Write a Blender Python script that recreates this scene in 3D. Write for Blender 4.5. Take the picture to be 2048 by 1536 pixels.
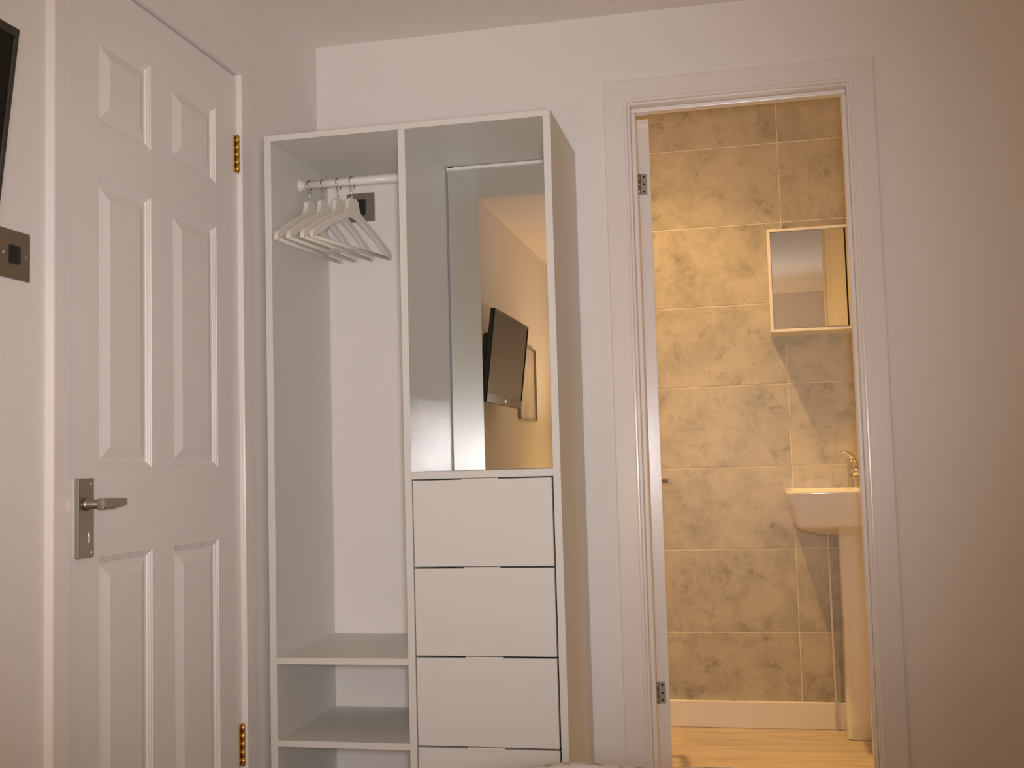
import bpy, bmesh, math
from mathutils import Vector, Matrix

for _o in list(bpy.data.objects):
    bpy.data.objects.remove(_o, do_unlink=True)
scene = bpy.context.scene
COL = scene.collection
PI = math.pi

# ------------------------------------------------------------------ camera, world, lights, exposure
EYE = Vector((0.0, 0.0, 0.97))
YAW, PITCH, ROLL, FPX = 0.21192, 0.07316, -0.02751, 2226.64
cyw, syw, cpt, spt = math.cos(YAW), math.sin(YAW), math.cos(PITCH), math.sin(PITCH)
FW = Vector((-syw * cpt, cyw * cpt, spt))
r0 = Vector((cyw, syw, 0.0))
u0 = r0.cross(FW)
RT = math.cos(ROLL) * r0 + math.sin(ROLL) * u0
UP = -math.sin(ROLL) * r0 + math.cos(ROLL) * u0
cam_d = bpy.data.cameras.new('camera')
cam_d.sensor_fit = 'HORIZONTAL'
cam_d.sensor_width = 36.0
cam_d.lens = 36.0 * FPX / 2048.0
cam_d.clip_start = 0.02
cam_d.clip_end = 60
cam = bpy.data.objects.new('camera', cam_d)
COL.objects.link(cam)
CAM_ROT = Matrix((RT, UP, -FW)).transposed()
cam.matrix_world = Matrix.Translation(EYE) @ CAM_ROT.to_4x4()
scene.camera = cam

world = bpy.data.worlds.new('world')
scene.world = world
world.use_nodes = True
world.node_tree.nodes['Background'].inputs[0].default_value = (1.0, 0.9, 0.8, 1)
world.node_tree.nodes['Background'].inputs[1].default_value = 0.0

vs = scene.view_settings
scene.display_settings.display_device = 'sRGB'
vs.view_transform = 'Standard'
vs.look = 'None'
vs.gamma = 1.0
vs.use_curve_mapping = False
vs.exposure = 0.0
scene.cycles.max_bounces = 14
scene.cycles.diffuse_bounces = 8
scene.cycles.glossy_bounces = 8
scene.cycles.use_denoising = True
scene.cycles.sample_clamp_indirect = 0.0
scene.cycles.blur_glossy = 0.3


def aim(o, direction):
    o.rotation_euler = Vector(direction).to_track_quat('-Z', 'Y').to_euler()


def spot(name, loc, direction, watts, color, size_deg, blend, radius):
    d = bpy.data.lights.new(name, 'SPOT')
    d.energy = watts
    d.color = color
    d.spot_size = math.radians(size_deg)
    d.spot_blend = blend
    d.shadow_soft_size = radius
    o = bpy.data.objects.new(name, d)
    COL.objects.link(o)
    o.location = loc
    aim(o, direction)
    return o


def point(name, loc, watts, color, radius):
    d = bpy.data.lights.new(name, 'POINT')
    d.energy = watts
    d.color = color
    d.shadow_soft_size = radius
    o = bpy.data.objects.new(name, d)
    COL.objects.link(o)
    o.location = loc
    return o


# the photographer's flash, a hand's breadth beside the lens
spot('flash_light', EYE + 0.035 * RT + 0.03 * UP, FW - 0.09 * RT + 0.01 * UP, 120, (1.0, 0.97, 0.995), 67, 1.0, 0.085)
spot('ceiling_fill_light', EYE + 0.035 * RT + 0.03 * UP, (-0.1, 0.75, 0.66), 20, (1.0, 0.98, 1.0), 110, 1.0, 0.05)  # added fill lamp pointed up to brighten the ceiling
# bedside lamp near the front left corner of the bedroom (seen only as a glow in the wardrobe mirror): light out of the top of its shade, and around it
spot('bedside_light', (-0.62, -0.34, 0.86), (0, 0, 1), 28, (1.0, 0.66, 0.40), 130, 0.8, 0.05)
point('bedside_light', (-0.62, -0.34, 0.74), 6.5, (1.0, 0.58, 0.17), 0.06)
# bathroom downlights
TUNG = (1.0, 0.575, 0.185)
for _w, _a in ((11, 156), (46, 114), (62, 62)):      # one lamp: broad spill, beam and hot centre
    spot('downlight_light', (-0.30, 3.70, 2.345), (0, 0, -1), _w, TUNG, _a, 1.0, 0.02)
spot('downlight_light', (0.78, 3.62, 2.345), (0, 0, -1), 29, TUNG, 110, 1.0, 0.02)

# ------------------------------------------------------------------ materials


def mat(name, color, rough=0.5, metal=0.0, spec=0.5, bump=0.0, bump_scale=80.0, vary=0.0, vary_scale=4.0, coat=0.0):
    m = bpy.data.materials.new(name)
    m.use_nodes = True
    nt = m.node_tree
    b = nt.nodes['Principled BSDF']
    b.inputs['Roughness'].default_value = rough
    b.inputs['Metallic'].default_value = metal
    b.inputs['Specular IOR Level'].default_value = spec
    b.inputs['Coat Weight'].default_value = coat
    tc = nt.nodes.new('ShaderNodeNewGeometry')
    n = nt.nodes.new('ShaderNodeTexNoise')
    n.inputs['Scale'].default_value = vary_scale
    n.inputs['Detail'].default_value = 4
    nt.links.new(tc.outputs['Position'], n.inputs['Vector'])
    mx = nt.nodes.new('ShaderNodeMix')
    mx.data_type = 'RGBA'
    mx.inputs[6].default_value = (*[c * (1 - vary) for c in color], 1)
    mx.inputs[7].default_value = (*[min(1, c * (1 + vary)) for c in color], 1)
    nt.links.new(n.outputs['Fac'], mx.inputs[0])
    nt.links.new(mx.outputs[2], b.inputs['Base Color'])
    if bump > 0:
        n2 = nt.nodes.new('ShaderNodeTexNoise')
        n2.inputs['Scale'].default_value = bump_scale
        n2.inputs['Detail'].default_value = 3
        nt.links.new(tc.outputs['Position'], n2.inputs['Vector'])
        bp = nt.nodes.new('ShaderNodeBump')
        bp.inputs['Strength'].default_value = bump
        bp.inputs['Distance'].default_value = 0.002
        nt.links.new(n2.outputs['Fac'], bp.inputs['Height'])
        nt.links.new(bp.outputs['Normal'], b.inputs['Normal'])
    return m


M_WALL = mat('wall_paint', (0.82, 0.79, 0.765), 0.75, spec=0.25, bump=0.10, bump_scale=220, vary=0.012, vary_scale=2.5)
M_CEIL = mat('ceiling_paint', (0.84, 0.80, 0.775), 0.85, spec=0.2, bump=0.08, bump_scale=200, vary=0.012, vary_scale=2)
M_GLOSS = mat('gloss_paint', (0.81, 0.77, 0.745), 0.24, spec=0.5, bump=0.05, bump_scale=60, vary=0.012, vary_scale=5)
M_DOOR = mat('door_paint', (0.81, 0.785, 0.76), 0.42, spec=0.4, bump=0.05, bump_scale=90, vary=0.012, vary_scale=5)
M_LAM = mat('white_laminate', (0.735, 0.725, 0.69), 0.47, spec=0.16, vary=0.006)
M_EDGE = mat('white_edging', (0.75, 0.73, 0.70), 0.45, spec=0.4, vary=0.006)
M_DARK = mat('dark_gap', (0.03, 0.03, 0.03), 0.8)
M_STEEL = mat('brushed_steel', (0.36, 0.33, 0.29), 0.36, metal=1.0, vary=0.05, vary_scale=60)
M_NICKEL = mat('satin_nickel', (0.42, 0.385, 0.34), 0.38, metal=1.0, vary=0.03, vary_scale=30)
M_CHROME = mat('chrome', (0.75, 0.74, 0.72), 0.08, metal=1.0)
M_WIRE = mat('hook_wire', (0.40, 0.39, 0.37), 0.25, metal=1.0)
M_GAPSHADE = mat('gap_shade_grey', (0.22, 0.23, 0.24), 0.5)  # grey that stands in for shade in the mirror gap
M_BRASS = mat('brass', (0.72, 0.48, 0.13), 0.28, metal=1.0, vary=0.12, vary_scale=60)
M_BLACK = mat('black_plastic', (0.012, 0.011, 0.011), 0.35)
M_TVCASE = mat('television_case', (0.040, 0.037, 0.032), 0.35, spec=0.25)
M_SCREEN = mat('television_screen', (0.014, 0.012, 0.009), 0.25, spec=0.10)
M_MIRROR = mat('mirror_glass', (0.86, 0.87, 0.84), 0.0, metal=1.0)
M_HANGER = mat('white_wood', (0.80, 0.765, 0.70), 0.35, spec=0.4, vary=0.02, vary_scale=20)
M_RAIL = mat('white_rail', (0.82, 0.79, 0.77), 0.3, vary=0.005)
M_CERAMIC = mat('white_ceramic', (0.82, 0.79, 0.74), 0.08, spec=0.5, coat=0.3)
M_GROUT = mat('grout', (0.80, 0.74, 0.66), 0.9, vary=0.05, vary_scale=40)
M_CABWHITE = mat('cabinet_white', (0.82, 0.78, 0.73), 0.35)
M_ALU = mat('aluminium', (0.80, 0.80, 0.78), 0.3, metal=1.0)
M_CARPET = mat('carpet', (0.42, 0.36, 0.31), 0.95, bump=0.6, bump_scale=400, vary=0.15, vary_scale=120)
M_LAMPGLASS = mat('lamp_glass', (0.9, 0.85, 0.8), 0.3)


def tile_material():
    m = bpy.data.materials.new('stone_tile')
    m.use_nodes = True
    nt = m.node_tree
    L = nt.links.new
    b = nt.nodes['Principled BSDF']
    b.inputs['Roughness'].default_value = 0.38
    b.inputs['Specular IOR Level'].default_value = 0.35
    g = nt.nodes.new('ShaderNodeNewGeometry')
    oi = nt.nodes.new('ShaderNodeObjectInfo')
    mul = nt.nodes.new('ShaderNodeVectorMath')
    mul.operation = 'SCALE'
    mul.inputs[0].default_value = (9.0, 5.0, 13.0)
    L(oi.outputs['Random'], mul.inputs['Scale'])
    add = nt.nodes.new('ShaderNodeVectorMath')
    L(g.outputs['Position'], add.inputs[0])
    L(mul.outputs[0], add.inputs[1])

    def noise(scale, detail, rough, dist=0.0):
        n = nt.nodes.new('ShaderNodeTexNoise')
        n.inputs['Scale'].default_value = scale
        n.inputs['Detail'].default_value = detail
        n.inputs['Roughness'].default_value = rough
        n.inputs['Distortion'].default_value = dist
        L(add.outputs[0], n.inputs['Vector'])
        return n

    def ramp(src, stops):
        r = nt.nodes.new('ShaderNodeValToRGB')
        while len(r.color_ramp.elements) < len(stops):
            r.color_ramp.elements.new(0.5)
        for e, (p, c) in zip(r.color_ramp.elements, stops):
            e.position = p
            e.color = (*c, 1)
        L(src, r.inputs['Fac'])
        return r

    n1 = noise(8.0, 9, 0.70, 0.3)
    base = ramp(n1.outputs['Fac'], [(0.30, (0.34, 0.31, 0.25)), (0.42, (0.44, 0.405, 0.325)), (0.55, (0.53, 0.48, 0.385)), (0.72, (0.58, 0.525, 0.415))])
    n2 = noise(15.0, 9, 0.75, 0.35)
    spots = ramp(n2.outputs['Fac'], [(0.30, (0.55, 0.53, 0.51)), (0.46, (1, 1, 1)), (0.7, (1, 1, 1)), (0.85, (1.0, 1.0, 1.0))])
    n3 = noise(3.2, 9, 0.55, 2.4)
    vein = ramp(n3.outputs['Fac'], [(0.486, (1, 1, 1)), (0.497, (0.88, 0.87, 0.85)), (0.503, (1.10, 1.08, 1.04)), (0.514, (1, 1, 1))])
    m1 = nt.nodes.new('ShaderNodeMix')
    m1.data_type = 'RGBA'
    m1.blend_type = 'MULTIPLY'
    m1.inputs[0].default_value = 0.85
    L(base.outputs[0], m1.inputs[6])
    L(spots.outputs[0], m1.inputs[7])
    m2 = nt.nodes.new('ShaderNodeMix')
    m2.data_type = 'RGBA'
    m2.blend_type = 'MULTIPLY'
    m2.inputs[0].default_value = 0.5
    L(m1.outputs[2], m2.inputs[6])
    L(vein.outputs[0], m2.inputs[7])
    L(m2.outputs[2], b.inputs['Base Color'])
    return m


M_TILE = tile_material()


def wood_floor_material():
    m = bpy.data.materials.new('pale_wood_floor')
    m.use_nodes = True
    nt = m.node_tree
    L = nt.links.new
    b = nt.nodes['Principled BSDF']
    b.inputs['Roughness'].default_value = 0.45
    g = nt.nodes.new('ShaderNodeNewGeometry')
    mp = nt.nodes.new('ShaderNodeMapping')
    mp.inputs['Scale'].default_value = (2.0, 22.0, 1.0)
    L(g.outputs['Position'], mp.inputs['Vector'])
    n = nt.nodes.new('ShaderNodeTexNoise')
    n.inputs['Scale'].default_value = 2.2
    n.inputs['Detail'].default_value = 6
    n.inputs['Distortion'].default_value = 0.8
    L(mp.outputs[0], n.inputs['Vector'])
    r = nt.nodes.new('ShaderNodeValToRGB')
    r.color_ramp.elements[0].position = 0.32
    r.color_ramp.elements[0].color = (0.46, 0.38, 0.30, 1)
    r.color_ramp.elements[1].position = 0.62
    r.color_ramp.elements[1].color = (0.60, 0.51, 0.42, 1)
    L(n.outputs['Fac'], r.inputs['Fac'])
    L(r.outputs[0], b.inputs['Base Color'])
    return m


M_WOOD = wood_floor_material()


def duvet_material():
    m = bpy.data.materials.new('duvet_cotton')
    m.use_nodes = True
    nt = m.node_tree
    L = nt.links.new
    b = nt.nodes['Principled BSDF']
    b.inputs['Roughness'].default_value = 0.9
    g = nt.nodes.new('ShaderNodeNewGeometry')
    n = nt.nodes.new('ShaderNodeTexNoise')
    n.inputs['Scale'].default_value = 45
    n.inputs['Detail'].default_value = 3
    L(g.outputs['Position'], n.inputs['Vector'])
    r = nt.nodes.new('ShaderNodeValToRGB')
    r.color_ramp.elements[0].position = 0.36
    r.color_ramp.elements[0].color = (0.48, 0.45, 0.42, 1)
    r.color_ramp.elements[1].position = 0.47
    r.color_ramp.elements[1].color = (0.80, 0.78, 0.74, 1)
    L(n.outputs['Fac'], r.inputs['Fac'])
    L(r.outputs[0], b.inputs['Base Color'])
    return m


M_DUVET = duvet_material()


def print_material():
    m = bpy.data.materials.new('pale_print')
    m.use_nodes = True
    nt = m.node_tree
    L = nt.links.new
    b = nt.nodes['Principled BSDF']
    b.inputs['Roughness'].default_value = 0.25
    g = nt.nodes.new('ShaderNodeNewGeometry')
    n = nt.nodes.new('ShaderNodeTexNoise')
    n.inputs['Scale'].default_value = 9
    n.inputs['Detail'].default_value = 5
    L(g.outputs['Position'], n.inputs['Vector'])
    r = nt.nodes.new('ShaderNodeValToRGB')
    r.color_ramp.elements[0].position = 0.35
    r.color_ramp.elements[0].color = (0.60, 0.55, 0.48, 1)
    r.color_ramp.elements[1].position = 0.55
    r.color_ramp.elements[1].color = (0.72, 0.66, 0.58, 1)
    L(n.outputs['Fac'], r.inputs['Fac'])
    L(r.outputs[0], b.inputs['Base Color'])
    return m


M_PRINT = print_material()

# ------------------------------------------------------------------ mesh helpers (vertices in world coordinates unless said)


def box(bm, x0, x1, y0, y1, z0, z1, bev=0.0, seg=1):
    vsx = [bm.verts.new((x, y, z)) for z in (z0, z1) for y in (y0, y1) for x in (x0, x1)]
    idx = [(0, 2, 3, 1), (4, 5, 7, 6), (0, 1, 5, 4), (2, 6, 7, 3), (0, 4, 6, 2), (1, 3, 7, 5)]
    fs = [bm.faces.new([vsx[i] for i in f]) for f in idx]
    if bev > 0:
        es = list({e for f in fs for e in f.edges})
        bmesh.ops.bevel(bm, geom=es, offset=bev, segments=seg, profile=0.5, affect='EDGES')
    return bm


def bx(*a, **k):
    return box(bmesh.new(), *a, **k)


def tube(bm, pts, rad, n=10, cap=True):
    """round bar through pts; rad a number or one per point"""
    pts = [Vector(p) for p in pts]
    rads = rad if isinstance(rad, (list, tuple)) else [rad] * len(pts)
    rings = []
    t = (pts[1] - pts[0]).normalized()
    ref = Vector((0, 0, 1)) if abs(t.z) < 0.9 else Vector((1, 0, 0))
    a = t.cross(ref).normalized()
    for i, p in enumerate(pts):
        if i == 0:
            t = pts[1] - pts[0]
        elif i == len(pts) - 1:
            t = pts[-1] - pts[-2]
        else:
            t = (pts[i + 1] - p).normalized() + (p - pts[i - 1]).normalized()
        t = t.normalized()
        a = (a - t * a.dot(t)).normalized()
        b = t.cross(a)
        rings.append([bm.verts.new(p + rads[i] * (math.cos(2 * PI * k / n) * a + math.sin(2 * PI * k / n) * b)) for k in range(n)])
    for r1, r2 in zip(rings, rings[1:]):
        for k in range(n):
            f = bm.faces.new([r1[k], r1[(k + 1) % n], r2[(k + 1) % n], r2[k]])
            f.smooth = True
    if cap:
        bm.faces.new(list(reversed(rings[0])))
        bm.faces.new(rings[-1])
    return bm


def loft(bm, rings, cap0=True, cap1=True, smooth=True):
    rr = [[bm.verts.new(p) for p in r] for r in rings]
    n = len(rr[0])
    for r1, r2 in zip(rr, rr[1:]):
        for k in range(n):
            f = bm.faces.new([r1[k], r1[(k + 1) % n], r2[(k + 1) % n], r2[k]])
            f.smooth = smooth
    if cap0:
        bm.faces.new(list(reversed(rr[0])))
    if cap1:
        bm.faces.new(rr[-1])
    return bm


def round_rect(cx, cy, hx, hy, r, z, n=6):
    out = []
    for qx, qy, a0 in ((1, 1, 0), (-1, 1, 90), (-1, -1, 180), (1, -1, 270)):
        for k in range(n + 1):
            a = math.radians(a0 + 90 * k / n)
            out.append((cx + qx * (hx - r) + r * math.cos(a), cy + qy * (hy - r) + r * math.sin(a), z))
    return out


def obj(name, bm, m, parent=None, world_base=None):
    """one mesh object; bm is in world coordinates and is moved to the thing's base when it has a parent"""
    me = bpy.data.meshes.new(name)
    bmesh.ops.recalc_face_normals(bm, faces=bm.faces[:])
    base = world_base
    if base is None and parent is not None:
        base = Vector(parent.get('_b', (0, 0, 0)))
    if base is not None:
        bmesh.ops.translate(bm, verts=bm.verts[:], vec=-Vector(base))
    bm.to_mesh(me)
    bm.free()
    me.materials.append(m)
    o = bpy.data.objects.new(name, me)
    COL.objects.link(o)
    if parent is not None:
        o.parent = parent
        o['_b'] = tuple(base)
    elif base is not None:
        o.location = base
        o['_b'] = tuple(base)
    else:
        o['_b'] = (0.0, 0.0, 0.0)
    return o


def thing(name, label, cat, loc, group=None):
    o = bpy.data.objects.new(name, None)
    o.empty_display_size = 0.05
    COL.objects.link(o)
    o.location = loc
    o['label'] = label
    o['category'] = cat
    if group:
        o['group'] = group
    o['_b'] = tuple(loc)
    return o


def struct(name, bm, m, base=None):
    o = obj(name, bm, m, None, base)
    o['kind'] = 'structure'
    return o


def struct_empty(name, loc):
    o = bpy.data.objects.new(name, None)
    o.empty_display_size = 0.05
    COL.objects.link(o)
    o.location = loc
    o['kind'] = 'structure'
    o['_b'] = tuple(loc)
    return o


# ------------------------------------------------------------------ measures
XL, D, H = -1.2461, 3.0988, 2.2485          # left wall, wall with the bathroom opening, ceiling
XR, YF = 1.35, -0.75                        # unseen right wall and wall behind the camera
TH = 0.10
D2, HB = 4.1974, 2.37                       # tiled bathroom wall, bathroom ceiling
BX0, BX1 = -1.0, 1.0                        # bathroom side walls
YB = D + TH                                 # bathroom side of the partition

# left door opening
Y0, Y1, ZD = 1.838, 2.5588, 1.9776
# bathroom opening
OX0, OX1, OZ = -0.3107, 0.2941, 1.9854

# ------------------------------------------------------------------ room shell
struct('floor', bx(XL - TH, XR + TH, YF - TH, D, -0.06, 0.0), M_CARPET)
struct('ceiling', bx(XL - TH, XR + TH, YF - TH, D + 0.02, H, H + 0.08), M_CEIL)
b = bmesh.new()
box(b, XL - TH, XL, YF - TH, Y0 - 0.02, 0, H)
box(b, XL - TH, XL, Y1 + 0.02, D, 0, H)
box(b, XL - TH, XL, Y0 - 0.02, Y1 + 0.02, ZD + 0.02, H)
struct('wall_left', b, M_WALL)
b = bmesh.new()
LIN = 0.006
box(b, XL - TH, OX0 - 0.02, D, YB, 0, HB)
box(b, OX1 + 0.02, XR + TH, D, YB, 0, HB)
box(b, OX0 - 0.02, OX1 + 0.02, D, YB, OZ + 0.02, HB)
struct('wall_back', b, M_WALL)
struct('wall_right', bx(XR, XR + TH, YF - TH, D, 0, H), M_WALL)
struct('wall_front', bx(XL, XR, YF - TH, YF, 0, H), M_WALL)

# bathroom shell
struct('floor_bathroom', bx(BX0 - TH, BX1 + TH, D, D2 + TH, -0.06, 0.0005), M_WOOD)
cb = struct('ceiling_bathroom', bx(BX0 - TH, BX1 + TH, YB, D2 + TH, HB, HB + 0.06), M_CEIL)
for (lx, ly) in ((-0.30, 3.70), (0.78, 3.62)):
    b = bmesh.new()
    n = 24
    loft(b, [[(lx + r * math.cos(2 * PI * k / n), ly + r * math.sin(2 * PI * k / n), z) for k in range(n)]
             for r, z in ((0.043, HB), (0.043, HB - 0.006), (0.032, HB - 0.008), (0.028, HB - 0.001))], cap0=False, cap1=True)
    obj('downlight', b, M_CHROME, cb)
struct('wall_bathroom_left', bx(BX0 - TH, BX0, YB, D2 + TH, 0, HB), M_WALL)
struct('wall_bathroom_right', bx(BX1, BX1 + TH, YB, D2 + TH, 0, HB), M_WALL)
wt = struct('wall_bathroom_back', bx(BX0, BX1, D2 + 0.0015, D2 + TH, 0, HB), M_GROUT)
# wall tiles 600 x 300, laid in straight columns, each one a piece
tile_cache = {}
GX, GZ, GAP = 0.1326, 0.0426, 0.0032
for r in range(0, 8):
    z0, z1 = GZ + 0.3 * r, min(GZ + 0.3 * (r + 1), HB)
    for c in range(-2, 2):
        x0, x1 = max(GX + 0.6 * c, BX0), min(GX + 0.6 * (c + 1), BX1)
        w, h = round(x1 - x0, 4), round(z1 - z0, 4)
        if w < 0.02 or h < 0.02:
            continue
        if (w, h) not in tile_cache:
            b = bx(-w / 2 + GAP / 2, w / 2 - GAP / 2, 0.0, 0.007, -h / 2 + GAP / 2, h / 2 - GAP / 2)
            es = [e for e in b.edges if all(abs(v.co.y) < 1e-6 for v in e.verts)]
            bmesh.ops.bevel(b, geom=es, offset=0.0012, segments=1, affect='EDGES')
            bmesh.ops.recalc_face_normals(b, faces=b.faces[:])
            me = bpy.data.meshes.new('tile')
            b.to_mesh(me)
            b.free()
            me.materials.append(M_TILE)
            tile_cache[(w, h)] = me
        o = bpy.data.objects.new('tile', tile_cache[(w, h)])
        COL.objects.link(o)
        o.parent = wt
        o.location = ((x0 + x1) / 2, D2, (z0 + z1) / 2)
b = bmesh.new()
box(b, BX0, BX1, D2 - 0.014, D2 - 0.0002, 0.0005, 0.0964, 0.004, 2)
struct('baseboard_bathroom', b, M_GLOSS)

# bathroom opening: lining with stops (trim_1) and flat architrave (trim_2)
t1 = struct_empty('trim_1', (0, D, 0))
b = bmesh.new()
box(b, OX0 - 0.02, OX0 + LIN, D + 0.0005, YB, 0, OZ - LIN)
obj('left_jamb', b, M_GLOSS, t1)
obj('right_jamb', bx(OX1 - LIN, OX1 + 0.02, D + 0.0005, YB, 0, OZ - LIN), M_GLOSS, t1)
obj('head', bx(OX0 - 0.02, OX1 + 0.02, D + 0.0005, YB, OZ - LIN, OZ + 0.02), M_GLOSS, t1)
SY0, SY1, ST = D + 0.030, D + 0.062, 0.013
obj('door_stop', bx(OX0 + LIN, OX0 + LIN + ST, SY0, SY1, 0, OZ - LIN - ST, bev=0.003, seg=3), M_GLOSS, t1)
obj('door_stop', bx(OX1 - LIN - ST, OX1 - LIN, SY0, SY1, 0, OZ - LIN - ST, bev=0.003, seg=3), M_GLOSS, t1)
obj('door_stop', bx(OX0 + LIN, OX1 - LIN, SY0, SY1, OZ - LIN - ST, OZ - LIN, bev=0.003, seg=3), M_GLOSS, t1)

AX0, AX1, AZ = -0.3782, 0.3612, 2.0483
AT = 0.013


def architrave_run(bm, P0, P1, inward, out, w, t, miter0, miter1):
    """moulded strip from P0 to P1 (its inner edge), section w wide and t thick; mitred ends"""
    P0, P1, inward, out = Vector(P0), Vector(P1), Vector(inward), Vector(out)
    d = (P1 - P0).normalized()
    sec = [(0, 0), (0, t * 0.62), (0.0012, t * 0.80), (0.003, t * 0.88), (0.006, t * 0.90), (0.0068, t * 0.80), (0.0085, t * 0.80),
           (0.0095, t), (w - 0.004, t), (w - 0.0012, t - 0.0012), (w, t - 0.004), (w, 0)]
    rings = []
    for P, mt, sgn in ((P0, miter0, -1), (P1, miter1, 1)):
        rings.append([P - inward * a + out * h + d * (sgn * a if mt else 0) for a, h in sec])
    loft(bm, rings, smooth=False)
    return bm


t2 = struct_empty('trim_2', (0, D, 0))
OUT = (0, -1, 0)
wl, wr, wh = OX0 - AX0, AX1 - OX1, AZ - OZ
wq = 0.0660
obj('architrave', architrave_run(bmesh.new(), (OX0, D, 0), (OX0, D, OZ), (1, 0, 0), OUT, wq, AT, False, True), M_GLOSS, t2)
obj('architrave', architrave_run(bmesh.new(), (OX1, D, 0), (OX1, D, OZ), (-1, 0, 0), OUT, wq, AT, False, True), M_GLOSS, t2)
obj('architrave', architrave_run(bmesh.new(), (OX0, D, OZ), (OX1, D, OZ), (0, 0, -1), OUT, wq, AT, True, True), M_GLOSS, t2)

# ------------------------------------------------------------------ door_1: six panelled door on the left wall
d1 = struct_empty('door_1', (XL, Y1, 0))
LY0, LY1, LZ0, LZ1 = Y0 + 0.003, Y1 - 0.003, 0.008, ZD - 0.004
pcols = [(1.952, 2.149), (2.240, 2.447)]
prows = [(0.215, 0.815), (0.988, 1.566), (1.672, 1.858)]
FX = XL - 0.0008


def q(bm, pts):
    return bm.faces.new([bm.verts.new(p) for p in pts])


b = bmesh.new()
ys = [LY0, pcols[0][0], pcols[0][1], pcols[1][0], pcols[1][1], LY1]
zs = [LZ0, prows[0][0], prows[0][1], prows[1][0], prows[1][1], prows[2][0], prows[2][1], LZ1]
for i in range(5):
    for j in range(7):
        if i in (1, 3) and j in (1, 3, 5):
            continue
        q(b, [(FX, ys[i], zs[j]), (FX, ys[i + 1], zs[j]), (FX, ys[i + 1], zs[j + 1]), (FX, ys[i], zs[j + 1])])
BK = XL - 0.038
q(b, [(BK, LY0, LZ0), (BK, LY1, LZ0), (BK, LY1, LZ1), (BK, LY0, LZ1)])
q(b, [(FX, LY0, LZ0), (FX, LY0, LZ1), (BK, LY0, LZ1), (BK, LY0, LZ0)])
q(b, [(FX, LY1, LZ0), (FX, LY1, LZ1), (BK, LY1, LZ1), (BK, LY1, LZ0)])
q(b, [(FX, LY0, LZ1), (FX, LY1, LZ1), (BK, LY1, LZ1), (BK, LY0, LZ1)])
q(b, [(FX, LY0, LZ0), (FX, LY1, LZ0), (BK, LY1, LZ0), (BK, LY0, LZ0)])
MOULD = [(0.0, 0.0), (0.0015, 0.0022), (0.0045, 0.0028), (0.0060, 0.0050), (0.0090, 0.0058), (0.0110, 0.0088), (0.0150, 0.0095)]


def rect_ring(y0, y1, z0, z1, ins, dep):
    return [(FX - dep, y0 + ins, z0 + ins), (FX - dep, y1 - ins, z0 + ins), (FX - dep, y1 - ins, z1 - ins), (FX - dep, y0 + ins, z1 - ins)]


for (a0, a1) in pcols:
    for (c0, c1) in prows:
        loft(b, [rect_ring(a0, a1, c0, c1, i_, d_) for i_, d_ in MOULD], cap0=False, cap1=False, smooth=False)
bmesh.ops.remove_doubles(b, verts=b.verts[:], dist=1e-5)
leaf = obj('door_leaf', b, M_DOOR, d1)
for (a0, a1) in pcols:
    for (c0, c1) in prows:
        b = bmesh.new()
        loft(b, [rect_ring(a0, a1, c0, c1, i_, d_) for i_, d_ in ((0.0150, 0.0095), (0.0165, 0.0095), (0.0400, 0.0016), (0.0415, 0.0010))],
             cap0=False, cap1=True, smooth=False)
        obj('panel', b, M_DOOR, d1)
# lever handle on a long plate
hp = obj('door_handle', bx(FX, FX + 0.009, 1.873, 1.9235, 0.818, 0.968, bev=0.0018, seg=2), M_NICKEL, d1)
HZ, HY = 0.919, 1.898
b = bmesh.new()
tube(b, [(FX + 0.008, HY, HZ), (FX + 0.014, HY, HZ), (FX + 0.0141, HY, HZ), (FX + 0.044, HY, HZ)], [0.0125, 0.0125, 0.0088, 0.0088], 18)
rings = []
for s, hz, hx, zo in ((-0.012, 0.009, 0.0085, 0.0), (-0.010, 0.0105, 0.010, 0.0), (0.02, 0.0102, 0.0092, 0.0), (0.045, 0.0085, 0.0075, 0.001), (0.067, 0.0072, 0.0065, 0.002), (0.069, 0.0064, 0.0055, 0.002)):
    rings.append([(FX + 0.047 + dx * hx, HY + s, HZ + zo + dz * hz) for dx, dz in
                  ((1, .6), (.6, 1), (-.6, 1), (-1, .6), (-1, -.6), (-.6, -1), (.6, -1), (1, -.6))])
loft(b, rings, smooth=False)
obj('lever', b, M_NICKEL, hp)
b = bmesh.new()
box(b, FX + 0.0085, FX + 0.0096, 1.9035, 1.9085, 0.846, 0.866, bev=0.0004)
k = obj('keyhole', b, M_CHROME, hp)
b = bmesh.new()
for zz in (0.958, 0.828):
    tube(b, [(FX + 0.0085, 1.911, zz), (FX + 0.0102, 1.911, zz)], 0.003, 10)
obj('screw', b, M_CHROME, hp)


def hinge1(z0, z1):
    b = bmesh.new()
    n = 5
    hgt = (z1 - z0) / n
    for i in range(n):
        tube(b, [(XL + 0.0055, Y1 - 0.0055, z0 + i * hgt + 0.0006), (XL + 0.0055, Y1 - 0.0055, z0 + (i + 1) * hgt - 0.0006)], 0.0048, 12)
    tube(b, [(XL + 0.0055, Y1 - 0.0055, z0 - 0.003), (XL + 0.0055, Y1 - 0.0055, z1 + 0.003)], 0.0030, 10)
    box(b, XL - 0.0006, XL + 0.0012, Y1 - 0.017, Y1 - 0.004, z0, z1)
    return obj('hinge', b, M_BRASS, d1)


hinge1(1.726, 1.819)
hinge1(0.264, 0.362)

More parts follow.
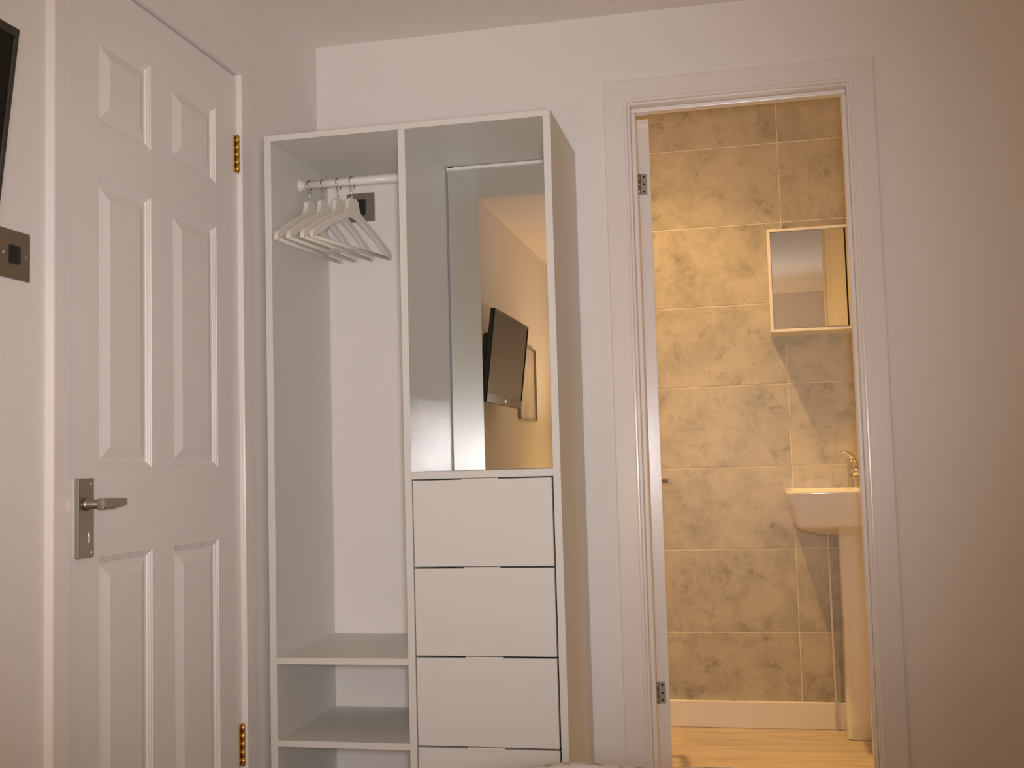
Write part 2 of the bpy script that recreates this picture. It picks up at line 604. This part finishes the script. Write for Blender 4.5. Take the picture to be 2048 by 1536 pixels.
# lining and architrave of door_1
t3 = struct_empty('trim_3', (XL, Y0, 0))
b = bmesh.new()
box(b, XL - TH, XL - 0.0005, Y0 - 0.02, Y0, 0, ZD)
obj('jamb', b, M_DOOR, t3)
obj('jamb', bx(XL - TH, XL - 0.0005, Y1, Y1 + 0.02, 0, ZD), M_DOOR, t3)
obj('head', bx(XL - TH, XL - 0.0005, Y0 - 0.02, Y1 + 0.02, ZD, ZD + 0.02), M_DOOR, t3)
WA, TA = 0.0545, 0.0150


def arch_left(bm, P0, P1, inward, m0, m1):
    P0, P1, inward, out = Vector(P0), Vector(P1), Vector(inward), Vector((1, 0, 0))
    d = (P1 - P0).normalized()
    t, w = TA, WA
    sec = [(0, 0), (0, t - 0.002), (0.0006, t - 0.0006), (0.002, t), (w - 0.006, t), (w - 0.003, t - 0.0008), (w - 0.0009, t - 0.003), (w, t - 0.006), (w, 0)]
    rings = [[P - inward * a + out * h + d * (sg * a if mt else 0) for a, h in sec] for P, mt, sg in ((P0, m0, -1), (P1, m1, 1))]
    loft(bm, rings, smooth=False)
    return bm


obj('architrave', arch_left(bmesh.new(), (XL, Y0, 0), (XL, Y0, ZD), (0, 1, 0), False, True), M_GLOSS, t3)
obj('architrave', arch_left(bmesh.new(), (XL, Y1, 0), (XL, Y1, ZD), (0, -1, 0), False, True), M_GLOSS, t3)
obj('architrave', arch_left(bmesh.new(), (XL, Y0, ZD), (XL, Y1, ZD), (0, 0, -1), True, True), M_GLOSS, t3)

# ------------------------------------------------------------------ door_2: bathroom door, opened inwards past a right angle, seen edge on
d2 = struct_empty('door_2', (-0.2945, YB + 0.002, 0))
d2.rotation_euler = (0, 0, math.radians(7.5))
d2['_b'] = (0.0, 0.0, 0.0)
# local frame: the leaf runs along +y, its edge faces -y, its inner face faces +x
LW, LT = 0.598, 0.0345
obj('door_leaf', bx(0.0, LT, 0.0, LW, 0.006, 1.968, bev=0.0015, seg=2), M_GLOSS, d2)
for z0, kind in ((1.745, 0), (0.291, 1)):
    b = bmesh.new()
    box(b, 0.004, 0.0235, -0.0014, 0.0006, z0, z0 + 0.061, bev=0.0005)
    hg = obj('hinge', b, M_STEEL, d2)
    b = bmesh.new()
    for i in range(3):
        tube(b, [(0.001, -0.0035, z0 + 0.0203 * i + 0.0006), (0.001, -0.0035, z0 + 0.0203 * (i + 1) - 0.0006)], 0.0042, 10)
    obj('knuckle', b, M_STEEL, hg)
    b = bmesh.new()
    for zz in (0.009, 0.0305, 0.052):
        tube(b, [(0.0145, -0.001, z0 + zz), (0.0145, -0.0021, z0 + zz)], 0.0033, 8)
    obj('screw', b, M_BLACK, hg)
b = bmesh.new()
hy, hz = LW - 0.06, 0.905
tube(b, [(LT, hy, hz), (LT + 0.006, hy, hz), (LT + 0.0061, hy, hz), (LT + 0.048, hy, hz)], [0.024, 0.024, 0.008, 0.008], 18)
tube(b, [(LT + 0.047, hy + 0.010, hz), (LT + 0.050, hy - 0.02, hz), (LT + 0.050, hy - 0.10, hz)], [0.0085, 0.0088, 0.0075], 14)
obj('door_handle', b, M_CHROME, d2)

# ------------------------------------------------------------------ wardrobe
WX0, WX1, WT = -1.2324, -0.4637, 0.0187
WY0, WY1 = 2.6921, D - 0.002
XD0 = -0.8627
XD1 = XD0 + WT
ZT, TT = 1.8574, 0.0157
PL = 0.07
wd = thing('wardrobe', 'white open wardrobe with hanging rail, mirror niche and four drawers', 'wardrobe', ((WX0 + WX1) / 2, (WY0 + WY1) / 2, 0))
BV = 0.0006
obj('side_panel', bx(WX0, WX0 + WT, WY0, WY1, 0.0, ZT - TT, bev=BV), M_LAM, wd)
obj('side_panel', bx(WX1 - WT, WX1, WY0, WY1, 0.0, ZT - TT, bev=BV), M_LAM, wd)
obj('divider', bx(XD0, XD1, WY0, WY1, PL, ZT - TT, bev=BV), M_LAM, wd)
obj('top_panel', bx(WX0, WX1 + 0.0006, WY0 - 0.0006, WY1, ZT - TT, ZT, bev=BV), M_LAM, wd)
for zt in (0.4976, 0.2902):
    obj('shelf', bx(WX0 + WT, XD0, WY0 + 0.001, WY1, zt - 0.0165, zt, bev=BV), M_LAM, wd)
obj('shelf', bx(WX0 + WT, WX1 - WT, WY0 + 0.004, WY1, PL - 0.004, PL + 0.014, bev=BV), M_LAM, wd)
obj('shelf', bx(XD1, WX1 - WT, WY0 + 0.0005, WY1, 0.9606 - 0.0185, 0.9606, bev=BV), M_LAM, wd)
obj('plinth', bx(WX0 + WT, WX1 - WT, WY0 + 0.03, WY0 + 0.046, 0.0, PL - 0.004), M_LAM, wd)
obj('back_panel', bx(XD1, WX1 - WT, WY1 - 0.006, WY1, PL, ZT - TT), M_LAM, wd)
obj('mirror_gap_shade', bx(XD1 + 0.0003, XD1 + 0.0046, WY1 - 0.0125, WY1 - 0.0062, 0.9608, ZT - TT - 0.0115), M_GAPSHADE, wd)  # added dark strip, paints shade into the gap beside the mirror
mr = obj('mirror', bx(XD1 + 0.0035, WX1 - WT - 0.001, WY1 - 0.0105, WY1 - 0.0062, 0.9608, ZT - TT - 0.008), M_MIRROR, wd)
obj('mirror_rail', bx(XD1 + 0.004, WX1 - WT - 0.001, WY1 - 0.020, WY1 - 0.0062, ZT - TT - 0.0115, ZT - TT - 0.002, bev=0.001), M_EDGE, wd)
obj('clip', bx(XD1 + 0.010, XD1 + 0.024, WY1 - 0.0212, WY1 - 0.018, ZT - TT - 0.0040, ZT - TT - 0.0008), M_BLACK, wd)
# drawers
DX0, DX1 = XD1 + 0.0030, WX1 - WT - 0.0045
ZD1, ZP = 0.9385, 0.2188
for i in range(4):
    zt = ZD1 - i * ZP
    zb = zt - ZP + 0.0048 if i < 3 else PL + 0.018
    b = bmesh.new()
    box(b, DX0, DX1, WY0 + 0.0005, WY0 + 0.0165, zb, zt, bev=0.0005)
    dr = obj('drawer', b, M_LAM, wd)
    b = bmesh.new()
    box(b, DX0 + 0.008, DX1 - 0.008, WY0 + 0.0165, WY1 - 0.05, zb + 0.012, zb + 0.022)
    box(b, DX0 + 0.008, DX0 + 0.020, WY0 + 0.0165, WY1 - 0.05, zb + 0.022, zt - 0.045)
    box(b, DX1 - 0.020, DX1 - 0.008, WY0 + 0.0165, WY1 - 0.05, zb + 0.022, zt - 0.045)
    box(b, DX0 + 0.020, DX1 - 0.020, WY1 - 0.062, WY1 - 0.05, zb + 0.022, zt - 0.045)
    obj('drawer_box', b, M_DARK, dr)
    hx = -0.668
    gap = 0.0033 if i == 0 else 0.0042
    obj('finger_pull', bx(hx - 0.047, hx + 0.047, WY0 - 0.0004, WY0 + 0.006, zt - 0.004, zt + gap * 0.75, bev=0.0006), M_EDGE, dr)
# hanging rail
RY, RZ = 2.885, 1.7690
rb = bmesh.new()
tube(rb, [(WX0 + WT, RY, RZ), (XD0, RY, RZ)], 0.0114, 24)
rail = obj('hanging_rail', rb, M_RAIL, wd)
for xa, xb in ((WX0 + WT, WX0 + WT + 0.005), (XD0, XD0 - 0.005)):
    b = bmesh.new()
    xm = xb + (0.003 if xb > xa else -0.003)
    x3 = xb + (0.012 if xb > xa else -0.012)
    tube(b, [(xa, RY, RZ), (xb, RY, RZ), (xm, RY, RZ), (x3, RY, RZ)], [0.0185, 0.0185, 0.0135, 0.0128], 24)
    obj('rail_flange', b, M_RAIL, rail)

# ------------------------------------------------------------------ coat hangers (local: width along y, hook centre of the rail at the origin)


def hanger_body():
    top = [(0.0, -0.041), (0.016, -0.041), (0.0215, -0.045), (0.0235, -0.054), (0.026, -0.068), (0.034, -0.082), (0.052, -0.094), (0.085, -0.110), (0.120, -0.128),
           (0.155, -0.148), (0.180, -0.163), (0.1985, -0.176), (0.2035, -0.184), (0.2040, -0.200)]
    bot = [(0.196, -0.200), (0.175, -0.1885), (0.145, -0.168), (0.110, -0.146), (0.070, -0.126), (0.035, -0.110), (0.0, -0.101)]
    top, bot = [[(y * 0.965, -0.046 + (z + 0.041) * 0.90) for y, z in pp] for pp in (top, bot)]
    # built as quads between matching top and bottom samples, for both arms
    b = bmesh.new()
    t = 0.0062

    def interp(pts, f):
        seg = [math.dist(p, q_) for p, q_ in zip(pts, pts[1:])]
        s = f * sum(seg)
        for (p, q_), L in zip(zip(pts, pts[1:]), seg):
            if s <= L or L == seg[-1] and q_ == pts[-1]:
                u = min(1, s / L)
                return (p[0] + (q_[0] - p[0]) * u, p[1] + (q_[1] - p[1]) * u)
            s -= L
        return pts[-1]
    low = list(reversed(bot))
    rings = []
    N = 22
    for sgn in (-1, 1):
        prev = []
        for i in range(N + 1):
            f = i / N
            a = interp(top, f)
            c = interp(low, f)
            hh = (a[1] - c[1])
            e = 0.0018
            cx_, cz_ = (a[0] + c[0]) / 2, (a[1] + c[1]) / 2
            pa = Vector((0, sgn * a[0], a[1]))
            pc = Vector((0, sgn * c[0], c[1]))
            dirv = (pc - pa).normalized()
            prev.append([pa + Vector((-t + e, 0, 0)), pa + Vector((t - e, 0, 0)), pa + dirv * e + Vector((t, 0, 0)), pc - dirv * e + Vector((t, 0, 0)),
                         pc + Vector((t - e, 0, 0)), pc + Vector((-t + e, 0, 0)), pc - dirv * e + Vector((-t, 0, 0)), pa + dirv * e + Vector((-t, 0, 0))])
        loft(b, prev, smooth=False)
    return b


def make_hanger():
    root = thing('coat_hanger', '', 'hanger', (0, 0, 0), 'white hangers on the wardrobe rail')
    obj('hanger_frame', hanger_body(), M_HANGER, root)
    b = bmesh.new()
    tube(b, [(0, -0.190, -0.1855), (0, 0.190, -0.1855)], 0.0048, 10)
    obj('trouser_bar', b, M_HANGER, root)
    b = bmesh.new()
    pts = [(0, 0.0, -0.054), (0, 0.0, -0.038), (0, -0.003, -0.026), (0, -0.009, -0.015), (0, -0.0136, -0.005)]
    for a in range(180, 359, 20):
        an = math.radians(a)
        pts.append((0, 0.0140 * math.cos(an), -0.0140 * math.sin(an) + 0.0))
    pts += [(0, 0.0138, -0.004), (0, 0.0120, -0.012), (0, 0.0105, -0.0165)]
    tube(b, pts, 0.0016, 8)
    obj('hook', b, M_WIRE, root)
    return root


def copy_tree(o, parent=None):
    c = o.copy()
    COL.objects.link(c)
    c.parent = parent
    for ch in list(o.children):
        copy_tree(ch, c)
    return c


hang0 = make_hanger()
spots_ = [(-1.186, 4.5, 'leftmost white wooden hanger, nearest the wardrobe side panel'),
          (-1.1455, 6.5, 'second white wooden hanger from the left on the rail'),
          (-1.1000, 8.5, 'third white wooden hanger from the left, behind the rightmost one'),
          (-1.0600, 13.2, 'rightmost white wooden hanger, its neck in front of the black switch')]
for i, (hx, ang, lab) in enumerate(spots_):
    o = hang0 if i == 0 else copy_tree(hang0)
    o.location = (hx, RY, RZ - 0.0012)
    o.rotation_euler = (0, 0, -math.radians(ang))
    o['label'] = lab

# ------------------------------------------------------------------ switches


def switch(label, base, axis, out, rock=(0.0, 0.0), rw=0.0125, rh=0.0165):
    """86 mm steel plate; axis = horizontal direction along the wall, out = away from the wall"""
    base, axis, out = Vector(base), Vector(axis), Vector(out)
    root = thing('light_switch', label, 'switch', base, None)
    Zv = Vector((0, 0, 1))

    def lb(a0, a1, h0, h1, z0, z1, bev=0.0, seg=1):
        b = bmesh.new()
        box(b, a0, a1, h0, h1, z0, z1, bev, seg)
        for v in b.verts:
            v.co = base + axis * v.co.x + out * v.co.y + Zv * v.co.z
        return b
    obj('plate', lb(-0.043, 0.043, 0.0, 0.0045, -0.043, 0.043, 0.0012, 2), M_STEEL, root)
    obj('rocker', lb(rock[0] - rw, rock[0] + rw, 0.004, 0.0085, rock[1] - rh, rock[1] + rh, 0.0018, 2), M_BLACK, root)
    for sx in (-0.030, 0.030):
        b = bmesh.new()
        tube(b, [base + axis * sx + out * 0.0040, base + axis * sx + out * 0.0056], [0.0032, 0.0026], 10)
        obj('screw', b, M_CHROME, root)
    return root


switch('steel light switch with black rocker on wall left of panelled door', (XL, 1.6895, 1.3595), (0, 1, 0), (1, 0, 0))
switch('steel switch plate with black rocker at back of wardrobe behind hangers', (-1.1105, D, 1.7470), (1, 0, 0), (0, -1, 0), rw=0.0150, rh=0.0235)

# ------------------------------------------------------------------ television on an arm, on the left wall
tv = thing('television', 'black flat screen television on wall bracket at left edge of picture', 'television', (XL, 1.085, 1.43))
tilt = math.radians(7.0)
TVC = Vector((-1.104, 1.106, 1.455))
TW, THH = 0.368, 0.206
nrm = Vector((math.cos(tilt), 0, -math.sin(tilt)))
upv = Vector((math.sin(tilt), 0, math.cos(tilt)))
yv = Vector((0, 1, 0))


def tvbox(y0, y1, z0, z1, h0, h1, bev=0.0, seg=1):
    b = bmesh.new()
    box(b, h0, h1, y0, y1, z0, z1, bev, seg)
    for v in b.verts:
        v.co = TVC + nrm * v.co.x + yv * v.co.y + upv * v.co.z
    return b


obj('casing', tvbox(-TW, TW, -THH, THH, -0.020, -0.001, 0.005, 2), M_TVCASE, tv)
obj('back_cover', tvbox(-0.29, 0.33, -0.15, 0.10, -0.052, -0.019, 0.012, 2), M_TVCASE, tv)
b = tvbox(-TW, TW, THH - 0.014, THH, -0.002, 0.004, 0.0015)
bz = obj('bezel', b, M_TVCASE, tv)
obj('bezel', tvbox(-TW, TW, -THH, -THH + 0.040, -0.002, 0.004, 0.0015), M_TVCASE, tv)
obj('bezel', tvbox(-TW, -TW + 0.010, -THH + 0.040, THH - 0.014, -0.002, 0.004, 0.0015), M_TVCASE, tv)
obj('bezel', tvbox(TW - 0.010, TW, -THH + 0.040, THH - 0.014, -0.002, 0.004, 0.0015), M_TVCASE, tv)
obj('screen', tvbox(-TW + 0.010, TW - 0.010, -THH + 0.040, THH - 0.014, -0.0015, 0.0008), M_SCREEN, tv)
obj('badge', tvbox(-0.018, 0.018, -THH + 0.014, -THH + 0.024, 0.0035, 0.0046), M_ALU, tv)
b = bmesh.new()
box(b, XL, XL + 0.02, 1.02, 1.16, 1.33, 1.53, 0.002)
box(b, XL + 0.02, -1.172, 1.06, 1.12, 1.40, 1.46, 0.002)
obj('wall_bracket', b, M_BLACK, tv)

# ------------------------------------------------------------------ framed print (seen in the wardrobe mirror)
PY0, PY1, PZ0, PZ1 = -0.225, 0.245, 1.222, 1.642
pf = thing('picture_frame', 'slim grey framed pale print reflected behind the television', 'picture', (XL, (PY0 + PY1) / 2, PZ0))
for y0, y1, z0, z1 in ((PY0, PY1, PZ0, PZ0 + 0.010), (PY0, PY1, PZ1 - 0.010, PZ1), (PY0, PY0 + 0.010, PZ0 + 0.010, PZ1 - 0.010), (PY1 - 0.010, PY1, PZ0 + 0.010, PZ1 - 0.010)):
    obj('frame_side', bx(XL, XL + 0.018, y0, y1, z0, z1, bev=0.001), M_STEEL, pf)
obj('print', bx(XL, XL + 0.006, PY0 + 0.010, PY1 - 0.010, PZ0 + 0.010, PZ1 - 0.010), M_PRINT, pf)

# ------------------------------------------------------------------ bathroom: mirror cabinet
CX0, CX1, CZ0, CZ1, CY0, CY1 = 0.0775, 0.6340, 1.4165, 1.7880, 4.0500, D2 - 0.0002
CM = 0.3445
mc = thing('mirror_cabinet', 'white mirror fronted bathroom cabinet on tiled wall above basin', 'cabinet', ((CX0 + CX1) / 2, CY1, CZ0))
FR = 0.0105
b = bmesh.new()
box(b, CX0, CX1, CY0 + 0.012, CY1, CZ0, CZ1, 0.0008)
obj('cabinet_body', b, M_CABWHITE, mc)
b = bmesh.new()
box(b, CX0, CX0 + FR, CY0 - 0.004, CY0 + 0.012, CZ0, CZ1, 0.0012)
box(b, CX1 - FR, CX1, CY0 - 0.004, CY0 + 0.012, CZ0, CZ1, 0.0012)
box(b, CX0 + FR, CX1 - FR, CY0 - 0.004, CY0 + 0.012, CZ0, CZ0 + FR, 0.0012)
box(b, CX0 + FR, CX1 - FR, CY0 - 0.004, CY0 + 0.012, CZ1 - FR, CZ1, 0.0012)
obj('cabinet_frame', b, M_CABWHITE, mc)
b = bx(CX0 + FR + 0.002, CM - 0.0030, CY0 - 0.001, CY0 + 0.006, CZ0 + FR + 0.002, CZ1 - FR - 0.002)
bmesh.ops.rotate(b, cent=(CX0 + FR + 0.002, CY0 + 0.003, 0), matrix=Matrix.Rotation(math.radians(-1.5), 3, 'Z'), verts=b.verts[:])   # not quite shut
obj('mirror_door', b, M_MIRROR, mc)
obj('mirror_door', bx(CM + 0.0030, CX1 - FR - 0.002, CY0 - 0.001, CY0 + 0.006, CZ0 + FR + 0.002, CZ1 - FR - 0.002), M_MIRROR, mc)
obj('door_gap', bx(CM - 0.0030, CM + 0.0030, CY0 + 0.004, CY0 + 0.011, CZ0 + FR, CZ1 - FR), M_DARK, mc)
b = bmesh.new()
tube(b, [(CX0 + FR + 0.012, CY0 - 0.001, CZ1 - FR - 0.010), (CX0 + FR + 0.012, CY0 - 0.007, CZ1 - FR - 0.010)], [0.006, 0.004], 12)
obj('mirror_clip', b, M_CHROME, mc)

# ------------------------------------------------------------------ pedestal basin
BCX = 0.3560
bs = thing('pedestal_basin', 'white square ceramic basin on pedestal against the tiled bathroom wall', 'basin', (BCX, 4.1, 0))
YW = D2 - 0.0005


def bring(z, hx, yf, r, yb=YW):
    return round_rect(BCX, (yf + yb) / 2, hx, (yb - yf) / 2, r, z)


b = bmesh.new()
rings = [bring(0.700, 0.100, 3.985, 0.05), bring(0.708, 0.150, 3.925, 0.05), bring(0.726, 0.205, 3.855, 0.040), bring(0.738, 0.2265, 3.818, 0.030), bring(0.743, 0.2300, 3.810, 0.028), bring(0.752, 0.2315, 3.806, 0.030),
         bring(0.80, 0.2450, 3.792, 0.032), bring(0.850, 0.2570, 3.780, 0.030), bring(0.8565, 0.2570, 3.780, 0.030), bring(0.8595, 0.2545, 3.7825, 0.028),
         bring(0.8595, 0.2370, 3.800, 0.026, YW - 0.085), bring(0.855, 0.2320, 3.805, 0.026, YW - 0.09), bring(0.80, 0.205, 3.835, 0.04, YW - 0.105), bring(0.765, 0.15, 3.885, 0.06, YW - 0.14)]
loft(b, rings, cap0=True, cap1=True)
bowl = obj('bowl', b, M_CERAMIC, bs)
md = bowl.modifiers.new('edges', 'EDGE_SPLIT')
md.split_angle = math.radians(50)
b = bmesh.new()
PH = 0.0835
prings = [round_rect(BCX, (4.045 + YW) / 2, PH, (YW - 4.045) / 2, 0.018, z) for z in (0.0005,)]
for z, e in ((0.0005, 0.0), (0.010, 0.003), (0.06, 0.003), (0.10, 0.0), (0.40, -0.003), (0.705, -0.001)):
    pass
prings = [round_rect(BCX, (4.040 - e + YW - 0.016) / 2, PH + e, (YW - 0.016 - 4.040 + e) / 2, 0.018, z) for z, e in
          ((0.0005, -0.004), (0.004, 0.0), (0.07, 0.0), (0.12, -0.002), (0.40, -0.005), (0.704, -0.002))]
loft(b, prings)
ped = obj('pedestal', b, M_CERAMIC, bs)
md = ped.modifiers.new('edges', 'EDGE_SPLIT')
md.split_angle = math.radians(50)
b = bmesh.new()
tube(b, [(0.2470, D2 - 0.024, 0.0006), (0.2470, D2 - 0.024, 0.735)], 0.0042, 12)
obj('supply_pipe', b, M_GLOSS, bs)

# mixer tap
TX, TY, TZ = 0.3420, 4.135, 0.8597
tp = thing('mixer_tap', 'chrome lever mixer tap on the basin rim', 'tap', (TX, TY, TZ))
b = bmesh.new()
n = 20
loft(b, [[(TX + r * math.cos(2 * PI * k / n), TY + r * math.sin(2 * PI * k / n), z) for k in range(n)] for r, z in
         ((0.024, TZ), (0.024, TZ + 0.004), (0.0205, TZ + 0.008), (0.0200, TZ + 0.055), (0.0205, TZ + 0.075), (0.0180, TZ + 0.092), (0.010, TZ + 0.100))])
obj('tap_body', b, M_CHROME, tp)
b = bmesh.new()
tube(b, [(TX, TY - 0.006, TZ + 0.045), (TX, TY - 0.05, TZ + 0.062), (TX, TY - 0.10, TZ + 0.064), (TX, TY - 0.118, TZ + 0.058), (TX, TY - 0.121, TZ + 0.046)], [0.0165, 0.0145, 0.0125, 0.0115, 0.0110], 16)
obj('spout', b, M_CHROME, tp)
b = bmesh.new()
tube(b, [(TX, TY, TZ + 0.096), (TX - 0.004, TY - 0.004, TZ + 0.112), (TX - 0.020, TY - 0.012, TZ + 0.126), (TX - 0.040, TY - 0.022, TZ + 0.128)], [0.012, 0.0085, 0.0055, 0.0048], 12)
obj('tap_lever', b, M_CHROME, tp)

# ------------------------------------------------------------------ bed: only the top of the duvet at its foot shows along the bottom edge
bd = thing('bed', 'foot of a bed under a pale duvet along the bottom edge', 'bed', (-0.06, 0.42, 0))
BX_0, BX_1, BY0, BY1 = -0.51, 0.39, -0.70, 1.585
obj('bed_base', bx(BX_0 + 0.02, BX_1 - 0.02, BY0, BY1 - 0.02, 0.08, 0.32, bev=0.01, seg=2), M_CARPET, bd)
for fx in (BX_0 + 0.08, BX_1 - 0.08):
    for fy in (BY0 + 0.08, BY1 - 0.10):
        b = bmesh.new()
        tube(b, [(fx, fy, 0.0), (fx, fy, 0.082)], [0.018, 0.024], 12)
        obj('foot', b, M_BLACK, bd)
obj('mattress', bx(BX_0, BX_1, BY0, BY1, 0.32, 0.50, bev=0.03, seg=3), M_EDGE, bd)
b = bmesh.new()
NX, NY = 40, 60
grid = []
for j in range(NY + 1):
    row = []
    v = j / NY
    for i in range(NX + 1):
        u = i / NX
        x = BX_0 - 0.04 + (BX_1 - BX_0 + 0.08) * u
        y = BY0 + (BY1 + 0.05 - BY0) * v
        ex = min(u, 1 - u) * (BX_1 - BX_0 + 0.08)
        ey = (1 - v) * (BY1 + 0.05 - BY0)
        f = min(1.0, ex / 0.12)
        g = min(1.0, ey / 0.08)
        drop = 0.17 * (1 - math.sqrt(max(0.0, 1 - (1 - f) ** 2))) + 0.17 * (1 - math.sqrt(max(0.0, 1 - (1 - g) ** 2)))
        z = 0.556 - min(0.20, drop) - min(0.03, 1.5 * max(0.0, abs(x + 0.055) - 0.21) ** 2) + 0.0016 * math.sin(23 * x + 5 * y) + 0.0012 * math.sin(41 * x - 17 * y)
        row.append(b.verts.new((x, y, z)))
    grid.append(row)
for j in range(NY):
    for i in range(NX):
        f = b.faces.new([grid[j][i], grid[j][i + 1], grid[j + 1][i + 1], grid[j + 1][i]])
        f.smooth = True
obj('duvet', b, M_DUVET, bd)

for _o in bpy.data.objects:
    if '_b' in _o:
        del _o['_b']
